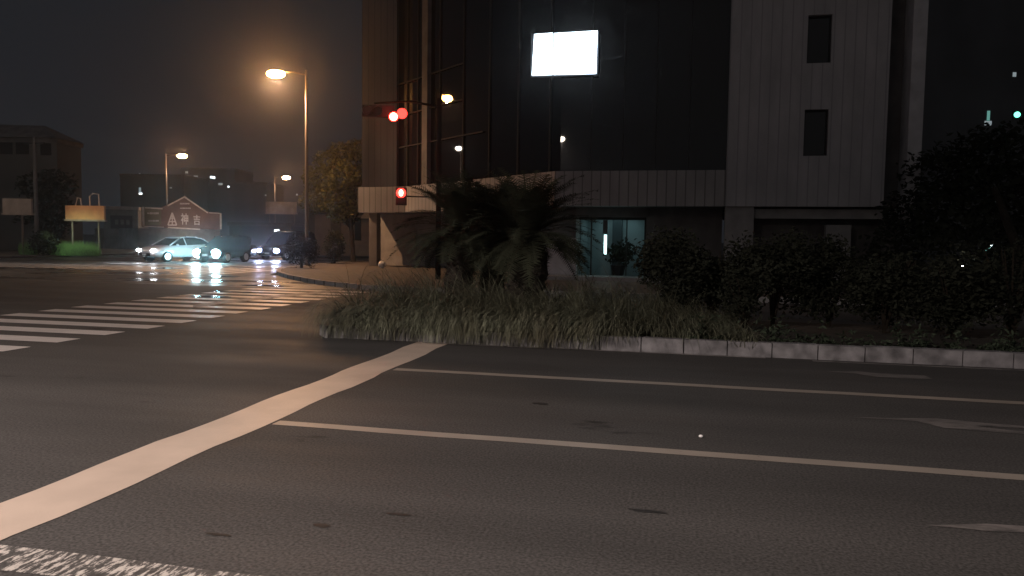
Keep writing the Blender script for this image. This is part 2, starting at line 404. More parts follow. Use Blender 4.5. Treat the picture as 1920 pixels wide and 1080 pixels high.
# lit entrance lobby: a real recess
ent = bpart(MB().box(-3.9, 28.5, Zb - .35, -1.2, 28.75, Zb), 'entrance', 'concd')
MB().box(-3.8, 31.6, 0, -1.1, 31.75, 2.5).build('lobby_wall', 'lobby', ent)
MB().box(-3.95, 28.9, 0, -3.8, 31.6, 2.5).build('lobby_wall', 'lobby', ent)
MB().box(-1.15, 28.9, 0, -1.0, 31.6, 2.5).build('lobby_wall', 'lobby', ent)
MB().box(-3.8, 28.9, 2.5, -1.1, 31.6, 2.55).build('lobby_ceiling', 'lobbyd', ent)
MB().box(-3.35, 28.72, 0, -3.3, 28.8, 2.35).build('door_frame', 'frame', ent)
MB().box(-2.0, 28.72, 0, -1.96, 28.8, 2.35).build('door_frame', 'frame', ent)
MB().box(-3.8, 28.72, 2.25, -1.2, 28.8, 2.35).build('door_frame', 'frame', ent)
MB().box(-1.32, 28.72, .1, -1.25, 28.8, 2.3).build('door_frame', 'frame', ent)
MB().box(-2.75, 31.3, 0, -2.35, 31.59, 2.4).build('lobby_pillar', 'lobbyd', ent)
light('AREA', 'lobby_light', (-2.5, 30.6, 2.4), 6.5, (.6, .95, 1.0), ent).data.size = 1.6
# tower on the right
TX0, TX1 = 1.5, 6.55
hw = [(3.98, 4.74, 7.47, 9.05), (3.98, 4.74, 4.40, 5.94)]
tw = MB(); zs = [Zb, 4.40, 5.94, 7.47, 9.05, 14.0]
for i in range(5):
    if i in (1, 3):
        tw.box(0, 0, zs[i], 3.98 - TX0, .35, zs[i + 1]); tw.box(4.74 - TX0, 0, zs[i], TX1 - TX0, .35, zs[i + 1])
    else: tw.box(0, 0, zs[i], TX1 - TX0, .35, zs[i + 1])
bpart(tw, 'tower_wall', 'tile_tower', loc=(TX0, FY - .02, 0))
for a, b, c, d in hw:
    w = bpart(MB().box(a, FY + .2, c, b, FY + .24, d), 'window', 'glass')
    MB().box(a, FY + .14, c, a + .05, FY + .2, d).box(b - .05, FY + .14, c, b, FY + .2, d).box(a + .05, FY + .14, d - .05, b - .05, FY + .2, d).box(a + .05, FY + .14, c, b - .05, FY + .2, c + .05).build('window_frame', 'dark', w)
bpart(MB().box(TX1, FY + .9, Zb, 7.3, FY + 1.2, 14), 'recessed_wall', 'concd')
bpart(MB().box(7.2, FY - .05, 2.0, 7.62, FY + 1.2, 14), 'tower_fin', 'fin')
bpart(MB().box(0, 0, 0, .95, .6, Zb), 'column', 'conc', loc=(1.52, 27.1, 0))
bpart(MB().box(2.48, 28.3, 0, 7.3, 28.5, Zb), 'ground_wall', 'concd')
bpart(MB().box(2.5, 27.35, 2.3, 6.9, 27.45, 2.62), 'lintel', 'conc')
bpart(MB().box(4.9, 27.5, .2, 5.7, 27.9, 2.1), 'wall_panel', 'conc')
bpart(MB().prism([(-5.4, 26.9), (1.4, 26.9), (1.4, 28.4), (-5.4, 28.4)], 0, .14), 'entrance_step', 'conc')
bpart(MB().box(-14.4, 38.1, Zb, 7.2, 44, 13.9), 'rear_mass', 'concd')

# lit sign on the glass wall
sg = empty('illuminated_sign', (-4.2, 26.95, 8.2), 'white glowing two-panel light box sign high on the dark glass wall', 'sign')
a0 = AT(1001, 66, 26.95); a1 = AT(1035.8, 141, 26.95); a2 = AT(1040.2, 64, 26.95); a3 = AT(1118, 139, 26.95); o = sg.location
MB().front([(a0.x - o.x + .04, a0.z - o.z), (a1.x - o.x, a0.z - o.z + .02), (a1.x - o.x, a1.z - o.z), (a0.x - o.x - .03, a1.z - o.z)], -.13, -.05).build('sign_panel', 'sign', sg)
MB().front([(a2.x - o.x, a2.z - o.z), (a3.x - o.x + .02, a2.z - o.z + .02), (a3.x - o.x, a3.z - o.z), (a2.x - o.x, a1.z - o.z)], -.13, -.05).build('sign_panel', 'sign', sg)
MB().box(a0.x - o.x - .1, -.045, a1.z - o.z - .04, a3.x - o.x + .06, .14, a0.z - o.z + .06).build('sign_frame', 'signframe', sg)

# items seen at the entrance
tb = empty('fluorescent_lamp', (AT(1135, 457, 28.4).x, 28.4, .13), 'upright white tube lamp glowing in the entrance of the building', 'lamp')
z0 = AT(1135, 477, 28.4).z - .13; z1 = AT(1135, 440, 28.4).z - .13
MB().tube([(0, 0, z0), (0, 0, z1)], .055, 10).build('tube', 'tube', tb)
MB().box(-.11, .06, z1 + .02, .06, .16, z1 + .55).build('lamp_housing', 'dark', tb)
light('POINT', 'tube_light', (0, -.15, (z0 + z1) / 2), 5, (.6, 1, .95), tb, .1)
pl = empty('potted_plant', (-2.35, 29.6, .13), 'dark potted plant silhouetted in the teal lit lobby', 'plant')
MB().tube([(0, 0, 0), (0, 0, .3), (0, 0, .5)], [.2, .26, .3], 14).build('pot', 'dark', pl)
mb = MB(); rr = random.Random(9)
for i in range(260):
    c = Vector((rr.gauss(0, .25) + .12, rr.gauss(0, .2), .95 + rr.gauss(0, .2))); u = Vector((rr.uniform(-1, 1), rr.uniform(-1, 1), rr.uniform(-1, 1))).normalized() * .12; w = u.cross(Vector((rr.uniform(-1, 1), 1, 0))).normalized() * .05
    mb.add([c - u, c + w, c + u, c - w], [(0, 1, 2, 3)])
mb.build('foliage', 'leafd', pl)

# ------------------------------------------------------------------ street lamps
def street_lamp(loc, h, arm, lens_m, power, col, label, armlen=1.55, group='tall street lamps along the roads', head=.30, cone=156, aim=None):
    t = empty('street_lamp', loc, label, 'street lamp', group)
    MB().tube([(0, 0, 0), (0, 0, .5), (0, 0, h * .6), (0, 0, h + .1)], [.12, .105, .075, .05], 12).build('pole', 'pole', t, True)
    MB().tube([(0, 0, 0), (0, 0, .06)], .2, 12).build('base_plate', 'dark', t)
    d = Vector(arm).normalized()
    MB().tube([(0, 0, h - .15), tuple(d * armlen * .5 + Vector((0, 0, h - .02))), tuple(d * armlen + Vector((0, 0, h - .02)))], .035, 8).build('arm', 'pole', t, True)
    hc = d * (armlen + .25); hd = MB().ball((hc.x, hc.y, h), (.42, .24, .11), 16, 8)
    # turn the head along the arm
    a = math.atan2(d.y, d.x); hh = MB().ball((0, 0, 0), (.42, .2, .10), 16, 8).build('lamp_head', 'dark', t, True, loc=(hc.x, hc.y, h + .03), rz=a)
    MB().ball((0, 0, 0), (head, head * .62, head * .45), 16, 8).build('lens', lens_m, hh, True, loc=(0, 0, -.15))
    if power: light('SPOT', 'lamp_light', (hc.x, hc.y, h - .35), power, col, t, .07, cone, aim or (d.x * .12, d.y * .12, -1), 1.0)
    return t
p = P(574, 135, 37.2); q = G(574, 503)
base = Vector((p.x, p.y, .13))
street_lamp(base, p.z - .13, (-1, -.25, 0), 'lampw', 4700, (1.0, .57, .31), 'tall street lamp with orange glowing head on the corner pavement', 1.25, head=.46, cone=168, aim=(.12, -.25, -1))
p = P(311, 290, 78); street_lamp((p.x, p.y, .12), p.z - .1, (1, .3, 0), 'lampo', 2500, (1.0, .70, .45), 'street lamp rising in front of the brown gabled shop', 1.4, head=.5)
p = P(515, 333, 101); street_lamp((p.x, p.y, .13), p.z, (1, .3, 0), 'lampo', 2500, (1.0, .72, .45), 'smallest far street lamp beyond the dark billboard', 1.3, head=.55)
street_lamp((-10.5, -9.2, .12), 10, (.5, 1, 0), 'lampb', 56000, (1.0, .83, .75), 'street lamp behind the viewer, mirrored in the front glass wall', 1.0, head=.5, cone=150)
street_lamp((-48, 37.8, .12), 10, (1, 0, 0), 'lampb', 250, (1.0, .76, .55), 'street lamp out to the west, mirrored in the slanting glass wall', 1.2, head=.45)

# ------------------------------------------------------------------ traffic signals
tp = P(822, 400, 26.6)
vs = empty('traffic_signal', (tp.x, tp.y, .13), 'horizontal vehicle signal showing red, reaching out over the corner on a long arm', 'traffic light')
hcn = P(712, 209, 27) - Vector(vs.location); rc = P(738, 219, 26.8) - Vector(vs.location); rc2 = P(752, 212, 26.8) - Vector(vs.location)
MB().tube([(0, 0, 0), (0, 0, 3), (0, 0, 6.4)], [.10, .09, .08], 12).build('pole', 'poled', vs, True)
MB().tube([(0, 0, 6.1), (hcn.x * .5, hcn.y * .5, hcn.z + .32), (hcn.x - .2, hcn.y, hcn.z + .30)], .04, 8).build('arm', 'poled', vs, True)
yaw = RD(18)
hs = MB().box(-.62, -.08, -.21, .52, .08, .21).build('housing', 'dark', vs, loc=tuple(hcn), rz=yaw)
for k, x in enumerate((-.42, -.05)): 
    MB().tube([(x, -.085, 0), (x, -.10, 0)], .14, 16).build('lens', 'off', hs)
    MB().tube([(x, -.10, .0), (x, -.33, -.02)], [.165, .17], 16, False).build('visor', 'dark', hs)
rl_ = MB().tube([(0, 0, 0), (0, -.02, 0)], .17, 18).build('lens', 'red', vs, loc=tuple(rc), rz=yaw)
MB().tube([(0, -.022, 0), (0, -.03, 0)], .14, 18).build('lamp_core', 'redhot', rl_)
MB().tube([(0, 0, 0), (0, -.02, 0)], .185, 18).build('lens', 'red', vs, loc=tuple(rc2 + Vector((0, .1, 0))), rz=yaw)
MB().tube([(0, .13, 0), (0, .30, 0)], [.2, .2], 16).build('housing', 'dark', vs, loc=tuple(rc2), rz=yaw)
light('POINT', 'red_glow', tuple(rc + Vector((0, -.3, 0))), 14, (1, .06, .04), vs, .12)
pp = P(752, 362, 26) - Vector(vs.location)
ps = empty('pedestrian_signal', Vector(vs.location) , 'small pedestrian signal with a red lit upper lens above its dark lower box', 'traffic light')
hs = MB().box(-.19, -.10, -.42, .19, .10, .19).build('housing', 'dark', ps, loc=tuple(pp + Vector((0, .02, 0))), rz=yaw)
rl_ = MB().tube([(0, -.101, .0), (0, -.125, 0)], .165, 20).build('lens', 'red', hs)
MB().ball((0, -.127, 0), (.075, .02, .115), 14, 8).build('lamp_core', 'redhot', rl_)
MB().box(-.13, -.125, -.38, .13, -.101, -.17).build('lens', 'off', hs)
MB().box(-.17, -.24, .15, .17, -.101, .17).build('visor', 'dark', hs)
MB().tube([(0, 0, pp.z - .1), (pp.x * .9, pp.y * .9 + .1, pp.z - .1)], .025, 6).build('bracket', 'dark', ps)
light('POINT', 'red_glow', tuple(pp + Vector((0, -.35, 0))), 9, (1, .06, .04), ps, .1)

# ------------------------------------------------------------------ vegetation
def fronds(mb, top, n, L, rng, wid=.045, droop=.9, lo=-.3, hi=1.5, leaflets=34):
    for i in range(n):
        az = rng.uniform(0, 2 * math.pi); el = rng.uniform(lo, hi); ln = L * rng.uniform(.8, 1.08)
        h = Vector((math.cos(az), math.sin(az), 0)); side = Vector((-h.y, h.x, 0))
        pts = []; p = Vector(top); e = el
        for k in range(leaflets + 1):
            pts.append((p.copy(), h * math.cos(e) + Vector((0, 0, math.sin(e)))))
            p = p + pts[-1][1] * (ln / leaflets); e -= droop * (.75 + .7 * k / leaflets) / leaflets
        for k in range(2, leaflets):
            p, d = pts[k]; t = k / leaflets; ll = .27 * math.sin(math.pi * min(1, t * .85 + .12)) + .04
            up = side.cross(d)
            for sgn in (-1, 1):
                tip = p + side * sgn * ll * .85 + d * ll * .5 + Vector((0, 0, -.02 + rng.uniform(-.03, .02))) + up * (-.03)
                mb.add([p, p + d * .028, tip], [(0, 1, 2)])
            mb.add([p - side * .006, p + side * .006, pts[k + 1][0] + side * .006, pts[k + 1][0] - side * .006], [(0, 1, 2, 3)])
def cycad(px, Y, ztop, L, label, seed, tw=.26, n=60):
    rng = random.Random(seed); x = AT(px, 500, Y).x
    t = empty('cycad_palm', (x, Y, .14), label, 'palm', 'squat palms in the planted median')
    hgt = ztop - .14
    mb = MB(); pts = []; rad = []
    for k in range(13): pts.append((.03 * math.sin(k), 0, hgt * k / 12)); rad.append(tw * (1.0 + .12 * (k % 2)) * (1 - .1 * k / 12))
    mb.tube(pts, rad, 14)
    for i in range(220):
        a = rng.uniform(0, 6.28); z = rng.uniform(.05, hgt); d = Vector((math.cos(a), math.sin(a), 0)); s = Vector((-d.y, d.x, 0)) * .03
        c = d * tw * .95 + Vector((0, 0, z)); mb.add([c - s, c + s, c + d * .12 + Vector((0, 0, .12))], [(0, 1, 2)])
    mb.build('trunk', 'cycad_trunk', t)
    mb = MB(); fronds(mb, (0, 0, hgt), n, L, rng); mb.build('crown', 'frond', t)
    return t
cycad(862, 13.4, 1.72, 1.38, 'squat palm nearer the red signals, its base lost in long grass', 3, .26, 110)
cycad(990, 13.0, 1.66, 1.42, 'squat palm with the thick dark trunk beside the lit entrance', 5, .33, 125)
cycad(925, 14.1, 1.75, 1.25, 'squat palm at the back, half hidden between the other two', 6, .24, 90)

def leafball(mb, c, r, n, size, rng, shell=.55, squash=1.0):
    for i in range(n):
        while True:
            d = Vector((rng.gauss(0, 1), rng.gauss(0, 1), rng.gauss(0, 1)))
            if d.length > .01: break
        d.normalize(); k = rng.uniform(shell, 1.0) * (1 + rng.gauss(0, .07))
        p = Vector((c[0] + d.x * r[0] * k, c[1] + d.y * r[1] * k, c[2] + d.z * r[2] * k))
        u = Vector((rng.gauss(0, 1), rng.gauss(0, 1), rng.gauss(0, 1) * .6)).normalized(); w = u.cross(Vector((rng.gauss(0, 1), rng.gauss(0, 1), rng.gauss(0, 1)))).normalized()
        s = size * rng.uniform(.6, 1.3); mb.add([p - u * s, p + w * s * .45, p + u * s, p - w * s * .45], [(0, 1, 2, 3)])
def tree(name, base, lobes, label, cat, m='leaf', size=.12, n=700, trunk_r=.16, seed=1, group=None, limbs=True):
    rng = random.Random(seed); t = empty(name, base, label, cat, group)
    top = max(l[2] for l in lobes); cx = sum(l[0] for l in lobes) / len(lobes); cy = sum(l[1] for l in lobes) / len(lobes)
    mb = MB(); mb.tube([(0, 0, 0), (cx * .2, cy * .2, top * .35), (cx * .5, cy * .5, top * .7)], [trunk_r, trunk_r * .8, trunk_r * .5], 10)
    if limbs:
        for l in lobes: mb.tube([(cx * .2, cy * .2, top * .3), ((l[0] + cx * .2) / 2, (l[1] + cy * .2) / 2, (top * .35 + l[2]) / 2), l[:3]], [trunk_r * .45, trunk_r * .3, trunk_r * .12], 6)
    mb.build('trunk', 'bark', t)
    mb = MB()
    for l in lobes: leafball(mb, l[:3], (l[3], l[3], l[3] * .75), int(n * l[3] ** 2), size, rng)
    mb.build('crown', m, t)
    return t
# corner tree beside the building, its top lit by the lamp
def rel(px, py, dep, base): v = P(px, py, dep); return (v.x - base[0], v.y - base[1], v.z - base[2])
bt = P(662, 480, 44); bt = (bt.x, bt.y, .13)
lob = []
for px, py, dd, r in ((645, 288, 44, 1.0), (615, 300, 43.5, .9), (672, 282, 44.5, .9), (600, 335, 44, 1.1), (640, 330, 43, 1.25), (675, 330, 45, 1.1), (592, 375, 44, 1.0), (625, 372, 43.5, 1.2), (660, 375, 44, 1.1), (640, 400, 44, .9), (700, 350, 46, 1.0)):
    lob.append((*rel(px, py, dd, bt), r))
tree('street_tree', bt, lob, 'round leafy tree left of the corner building, its top lit amber', 'tree', n=900, size=.10, seed=2)
# dark tree at the right, on the far pavement
bt = (9.2, 22.6, .13); lob = []
for px, py, dd, r in ((1760, 330, 24, 1.2), (1830, 300, 24, 1.4), (1900, 290, 24.5, 1.5), (1720, 400, 23.5, 1.1), (1790, 400, 23, 1.5), (1870, 390, 23, 1.6), (1940, 380, 24, 1.6), (1680, 460, 23, 1.0), (1750, 480, 23, 1.3), (1840, 480, 23, 1.4), (1920, 470, 23, 1.5), (1640, 500, 22.6, .8), (1700, 530, 22.5, .9)):
    lob.append((*rel(px, py, dd, bt), r))
tree('street_tree', bt, lob, 'broad near-black tree at the right end of the building', 'tree', 'leafd', n=420, size=.12, seed=4, limbs=False)
def shrub(px, Y, ztop, w, label, seed, n=5000, m='leafd', size=.045, dep=.8):
    c = AT(px, 560, Y); rng = random.Random(seed)
    t = empty('shrub', (c.x, Y, .14), label, 'shrub', 'dark shrubs in the planted median')
    st = MB()
    for i in range(9):
        a = rng.uniform(0, 6.28); st.tube([(0, 0, 0), (math.cos(a) * w * .15, math.sin(a) * .1, ztop * .4), (math.cos(a) * w * .35, math.sin(a) * .25, ztop * .8)], [.025, .018, .008], 5)
    st.build('stems', 'bark', t)
    mb = MB()
    for i in range(9):
        a = rng.uniform(0, 6.28); k = rng.uniform(.15, .5); z = rng.uniform(.25, .82) * ztop
        leafball(mb, (math.cos(a) * w * k, math.sin(a) * dep * k, z), (w * .36, dep * .45, ztop * .26), n // 9, size, rng, .3)
    mb.build('foliage', m, t); return t
shrub(1262, 13.2, 1.72, 1.0, 'upright dark shrub standing right of the lit entrance', 11)
shrub(1335, 13.6, 1.62, .9, 'dark shrub just left of the pale building column', 12)
shrub(1450, 13.3, 1.66, 1.25, 'rounded dark shrub in front of the pale column and dark ground floor', 13)
shrub(1555, 13.8, 1.55, 1.1, 'dark shrub below the tower windows', 14)
shrub(1400, 12.6, 1.1, .9, 'lower shrub at the front below the pale column', 18, 1800)
shrub(1660, 13.2, 1.5, 1.2, 'dark shrub left of the white light spot', 15)
shrub(1790, 12.9, 1.35, 1.3, 'low broad shrub under the white light spot', 16)
shrub(1900, 12.9, 1.75, 1.3, 'black shrub at the right edge of the view', 17)

# long ornamental grass
def grass_mesh(rng, clumps):
    v = []; f = []
    for cx, cy, hh, nb, lean in clumps:
        for i in range(nb):
            a = rng.uniform(0, 2 * math.pi); r0 = abs(rng.gauss(0, .13)); x = cx + r0 * math.cos(a); y = cy + r0 * math.sin(a) * .8
            L = hh * rng.uniform(.7, 1.35); el = rng.uniform(.75, 1.5); az = rng.uniform(0, 2 * math.pi)
            h = Vector((math.cos(az) - lean * .9, math.sin(az) - .65, 0)); h = h.normalized() if h.length > .1 else Vector((-1, 0, 0))
            side = Vector((-h.y, h.x, 0)); p = Vector((x, y, .12)); e = el; n = 7; w = rng.uniform(.004, .008); cv = rng.uniform(1.2, 2.6)
            o = len(v)
            for k in range(n + 1):
                ww = w * (1 - k / n) + .0012; v += [p - side * ww, p + side * ww]
                p = p + (h * math.cos(e) + Vector((0, 0, math.sin(e)))) * (L / n); e -= cv / n * (.6 + .9 * k / n)
                if p.z < .03: p.z = .03
                if p.z < .22 and 10.86 < p.y < 11.05: p.z = .22
            for k in range(n): f.append((o + 2 * k, o + 2 * k + 1, o + 2 * k + 3, o + 2 * k + 2))
    return v, f
rg = random.Random(21); cl = []
x = -5.05
while x < .9:
    for yy in (10.98, 11.3, 11.6, 12.3, 13.0, 13.7):
        if yy < 11.5 and x > -1.1 and rg.random() < .75: continue
        fall = 1.0 if x < -.9 else max(.5, 1 - (x + .9) * .3)
        cl.append((x + rg.uniform(-.16, .16), yy + rg.uniform(-.1, .1), (rg.uniform(.8, 1.25) if yy > 11.2 else rg.uniform(.5, .8)) * fall, 110 if yy < 12 else 70, rg.uniform(.3, 1.1)))
    x += .27
v, f = grass_mesh(rg, cl)
x = -5.1
while x < .3:                       # the outer fringe, combed over the kerb towards the junction
    for yy in (11.0, 11.15, 11.35):
        cx = x + rg.uniform(-.12, .12); ln = rg.uniform(-.25, .25)
        k_ = 1.0 if x < -1.6 else max(.0, 1 - (x + 1.6) * .9)
        for i in range(int(64 * k_)):
            az = math.pi + rg.gauss(.62 + ln, .28); hd_ = Vector((math.cos(az), math.sin(az), 0)); sd = Vector((-hd_.y, hd_.x, 0))
            p = Vector((cx + rg.gauss(0, .07), yy + rg.gauss(0, .05), .14)); L = rg.uniform(.7, 1.25); e = rg.uniform(.9, 1.45); n = 8; w = rg.uniform(.004, .008); o = len(v); cv = rg.uniform(2.3, 3.1)
            for k in range(n + 1):
                ww = w * (1 - k / n) + .0014; v += [p - sd * ww, p + sd * ww]
                p = p + (hd_ * math.cos(e) + Vector((0, 0, math.sin(e)))) * (L / n); e -= cv / n
                if p.y > 10.83 and p.z < .215: p.z = .215
                if p.z < .02: p.z = .02
                if p.y < 10.62: p.y = 10.62
            for k in range(n): f.append((o + 2 * k, o + 2 * k + 1, o + 2 * k + 3, o + 2 * k + 2))
    x += .15
gm = bpy.data.materials.new('long_grass'); gm.use_nodes = True; q_ = NT(gm)
c_ = q_.ramp(q_.noise(2.2, 4), .3, .7, (.095, .088, .055), (.17, .185, .13))
c2_ = q_.ramp(q_.noise(16, 2, q_.mapping((1, 1, .12))), .35, .65, (.5, .5, .5), (1.6, 1.6, 1.6))
ml = q_.n('ShaderNodeMix', data_type='RGBA', blend_type='MULTIPLY'); ml.inputs[0].default_value = 1; q_.l(c_, ml.inputs[6]); q_.l(c2_, ml.inputs[7]); q_.l(ml.outputs[2], q_.b.inputs['Base Color']); q_.b.inputs['Roughness'].default_value = .6
g = MB(); g.v = [tuple(a) for a in v]; g.f = f
tag(g.build('grass', gm), 'long arching ornamental grass spilling over the median kerb', 'grass', kind='stuff')
# weeds at the kerb to the right
rg = random.Random(31); wd = MB()
for i in range(60):
    px = rg.uniform(1270, 1920); c = AT(px, 640, rg.uniform(11.1, 11.7)); hh = rg.uniform(.08, .42) if rg.random() < .6 else rg.uniform(.05, .14)
    for k in range(int(26)):
        z = .14 + hh * rg.random(); d = Vector((rg.gauss(0, .06), rg.gauss(0, .05), 0)); p = Vector((c.x, c.y, z)) + d
        u = Vector((rg.gauss(0, 1), rg.gauss(0, 1), rg.gauss(0, .7))).normalized() * .045; w = u.cross(Vector((rg.gauss(0, 1), rg.gauss(0, 1), 1))).normalized() * .016
        wd.add([p - u, p + w, p + u, p - w], [(0, 1, 2, 3)])
tag(wd.build('weeds', 'weed'), 'scattered low weeds growing behind the median kerb', 'weeds', kind='stuff')

# ------------------------------------------------------------------ cars
def car(name, x, y, rz, paint_m, hl_m, label, L=4.2, W=1.75, Ht=1.47, van=False, hz=.68, hp=0, hcol=(1, 1, 1), hsize=(.19, .09)):
    t = empty(name, (x, y, 0), label, 'car' if not van else 'van', 'cars waiting behind the far crosswalk', rz)
    # stations front (y=0) to rear (y=L): (y, hood/belt z, halfwidth, roof z or None)
    if van: st = [(0, .62, .60, None), (.12, .84, .80, None), (.55, 1.0, .86, None), (.95, 1.04, .87, None), (1.6, 1.04, .875, 1.0), (2.2, 1.04, .875, 1.0), (3.6, 1.04, .875, 1.0), (L - .12, 1.0, .85, .93), (L, .9, .78, None)]
    else: st = [(0, .52, .55, None), (.10, .72, .76, None), (.5, .86, .85, None), (1.15, .95, .875, None), (1.75, .97, .875, .72), (2.3, .98, .875, 1.0), (3.0, 1.0, .875, .98), (3.7, 1.02, .85, .72), (L - .12, 1.0, .80, None), (L, .86, .70, None)]
    k = W / 1.75; rings = []
    for yy, bz, hw, _ in st:
        hw *= k; zb = .28 if 0.1 < yy < L - .1 else .34
        rings.append([(-hw * .93, yy, zb), (-hw, yy, .42), (-hw * 1.0, yy, bz * .8), (-hw * .93, yy, bz), (-hw * .6, yy, bz + .035), (0, yy, bz + .05),
                      (hw * .6, yy, bz + .035), (hw * .93, yy, bz), (hw * 1.0, yy, bz * .8), (hw, yy, .42), (hw * .93, yy, zb)])
    n = 11; mb = MB(); vs = [p for r in rings for p in r]; fs = [tuple(range(n)), tuple(range(len(vs) - 1, len(vs) - n - 1, -1))]
    for i in range(len(rings) - 1):
        for j in range(n): fs.append((i * n + j, (i + 1) * n + j, (i + 1) * n + (j + 1) % n, i * n + (j + 1) % n))
    mb.add(vs, fs); body = mb.build('body', paint_m, t, True)
    # greenhouse profile in y,z
    zt = Ht
    if van: prof = [(.92, 1.05), (1.55, zt - .08), (2.0, zt), (L - .5, zt - .02), (L - .18, zt - .15), (L - .05, 1.02)]
    else: prof = [(1.05, .95), (1.85, zt - .08), (2.3, zt), (2.9, zt - .02), (3.45, zt - .14), (L - .25, 1.03)]
    def hwz(z): return k * (.80 - .20 * (z - .95) / (zt - .95))
    cab = MB(); m_ = len(prof)
    cab.add([(-hwz(z), a, z) for a, z in prof] + [(hwz(z), a, z) for a, z in prof],
            [tuple(range(m_)), tuple(range(2 * m_ - 1, m_ - 1, -1))] + [(i, m_ + i, m_ + (i + 1) % m_, (i + 1) % m_) for i in range(m_)])
    cab.build('cabin_glass', 'glass', t)
    rf = MB()      # roof skin and pillars as bands standing proud of the glass
    def band(i0, i1, a, b, th=.02):
        (y0, z0), (y1, z1) = prof[i0], prof[i1]
        rf.add([(sx * (hwz(z)) * s2, yy, z + th) for (yy, z) in ((y0, z0), (y1, z1)) for sx, s2 in ((-1, a), (-1, b), (1, b), (1, a))][:0], [])
    for sx in (-1, 1):
        for i in range(m_ - 1):
            (y0, z0), (y1, z1) = prof[i], prof[i + 1]; w0, w1 = hwz(z0), hwz(z1)
            A_ = Vector((sx * (w0 + .012), y0, z0 + .02)); B_ = Vector((sx * (w1 + .012), y1, z1 + .02))
            rf.tube([A_, B_], .038, 6)
        yb, ztp = ((L * .53), zt - .02)
        rf.tube([(sx * (hwz(.97) + .01), yb - .05, .97), (sx * (hwz(ztp) + .01), yb - .12, ztp)], .032, 6)
    for i in range(1, m_ - 2):
        (y0, z0), (y1, z1) = prof[i], prof[i + 1]; w0, w1 = hwz(z0), hwz(z1)
        rf.add([(-w0, y0, z0 + .012), (w0, y0, z0 + .012), (w1, y1, z1 + .012), (-w1, y1, z1 + .012), (-w0, y0, z0 + .04), (w0, y0, z0 + .04), (w1, y1, z1 + .04), (-w1, y1, z1 + .04)],
               [(0, 3, 2, 1), (4, 5, 6, 7), (0, 1, 5, 4), (2, 3, 7, 6), (1, 2, 6, 5), (3, 0, 4, 7)])
    rf.build('roof', paint_m, t, True)
    hwid = k * .875
    for sx in (-1, 1):
        for wy in (.85, L - .80):
            w = MB().tube([(sx * (hwid - .20), wy, .32), (sx * (hwid + .012), wy, .32)], .32, 20).build('wheel', 'rubber', t)
            r_ = MB().tube([(sx * (hwid + .0), wy, .32), (sx * (hwid + .028), wy, .32)], [.21, .20], 20).build('rim', 'rim', w)
        MB().ball((sx * k * .62, .10, hz), (hsize[0], .13, hsize[1]), 14, 8).build('headlight', hl_m, t, True)
        MB().ball((sx * (hwid + .09), 1.45, 1.0), (.10, .07, .07), 10, 6).build('mirror', paint_m, t, True)
        MB().box(sx * (hwid) - .015 * (sx > 0) , L - .35, .75, sx * hwid + .015 * (sx < 0), L - .08, .92).build('tail_light', 'rubber', t)
        if hp: light('SPOT', 'headlight_beam', (sx * k * .62, -.06, hz), hp, hcol, t, .08, 110, (0, -1, -.09), .8)
    MB().box(-.5 * k, -.03, .36, .5 * k, .04, .52).build('grille', 'dark', t)
    MB().box(-.17, -.05, .40, .17, -.031, .50).build('number_plate', 'plate', t)
    return t
def at_ground(px, py): g_ = G(px, py); return g_.x, g_.y
car('parked_car', -30.0, 37.3, RD(-16), 'carw', 'hlw', 'silver white hatchback with lit headlights, leftmost of the waiting cars', hp=320, hcol=(.92, .95, 1))
car('parked_car', -26.7, 38.2, RD(-3), 'cark', 'hlc', 'dark car with dazzling cyan headlights beside the silver white hatchback', L=3.4, Ht=1.55, hz=.54, hp=420, hcol=(.72, .92, 1.0), hsize=(.29, .24))  # headlight lenses enlarged so their shape takes in the glare
car('parked_car', -26.55, 44.6, RD(-6), 'carv', 'hlp', 'dark van with violet-white headlights, rightmost of the waiting vehicles', L=4.6, Ht=1.9, van=True, hz=.62, hp=200, hcol=(.72, .78, 1.0), hsize=(.22, .14))

# ------------------------------------------------------------------ small things on the corner
c = G(548, 509); cab = empty('shrub', (c.x, c.y + .9, .13), 'dark dense bush on the corner at the foot of the tall lamp', 'shrub')
mb = MB(); rr = random.Random(77)
for q3 in ((-.35, 0, .8, .5, .8), (.35, .1, .75, .5, .75), (0, -.1, 1.05, .45, .55)): leafball(mb, q3[:3], (q3[3], .45, q3[4]), 900, .055, rr, .4)
mb.build('foliage', 'leafd', cab); MB().tube([(0, 0, 0), (0, 0, 1.0)], [.05, .02], 6).build('stem', 'bark', cab)
c = G(558, 508); rf_ = empty('marker_post', (c.x, c.y + .3, .13), 'short dark marker post with two pale reflector bands by the lamp', 'post')
MB().tube([(0, 0, 0), (0, 0, .95)], .04, 10).build('post', 'dark', rf_); MB().tube([(0, 0, .62), (0, 0, .72)], .043, 10).build('reflector_band', 'plate', rf_); MB().tube([(0, 0, .8), (0, 0, .9)], .043, 10).build('reflector_band', 'plate', rf_)
b = P(716, 499, 36); bg = MB()
bg.ball((0, 0, .16), (.19, .15, .17), 12, 8).tube([(0, 0, .30), (.02, 0, .40)], [.06, .02], 8)
rb = random.Random(2); bg.v = [(x + rb.uniform(-.02, .02), y + rb.uniform(-.02, .02), z + rb.uniform(-.015, .02)) for x, y, z in bg.v]
tag(bg.build('rubbish_bag', 'bag', loc=(b.x, b.y, .13)), 'knotted white rubbish bag on the pavement by the building', 'bag')
c = G(1314, 821); pe = MB().ball((0, 0, .012), (.018, .012, .012), 8, 5)
tag(pe.build('pebble', 'stone', loc=(c.x, c.y, .003)), 'tiny white pebble lying on the asphalt between lane lines', 'pebble')
c = P(628, 500, 41)
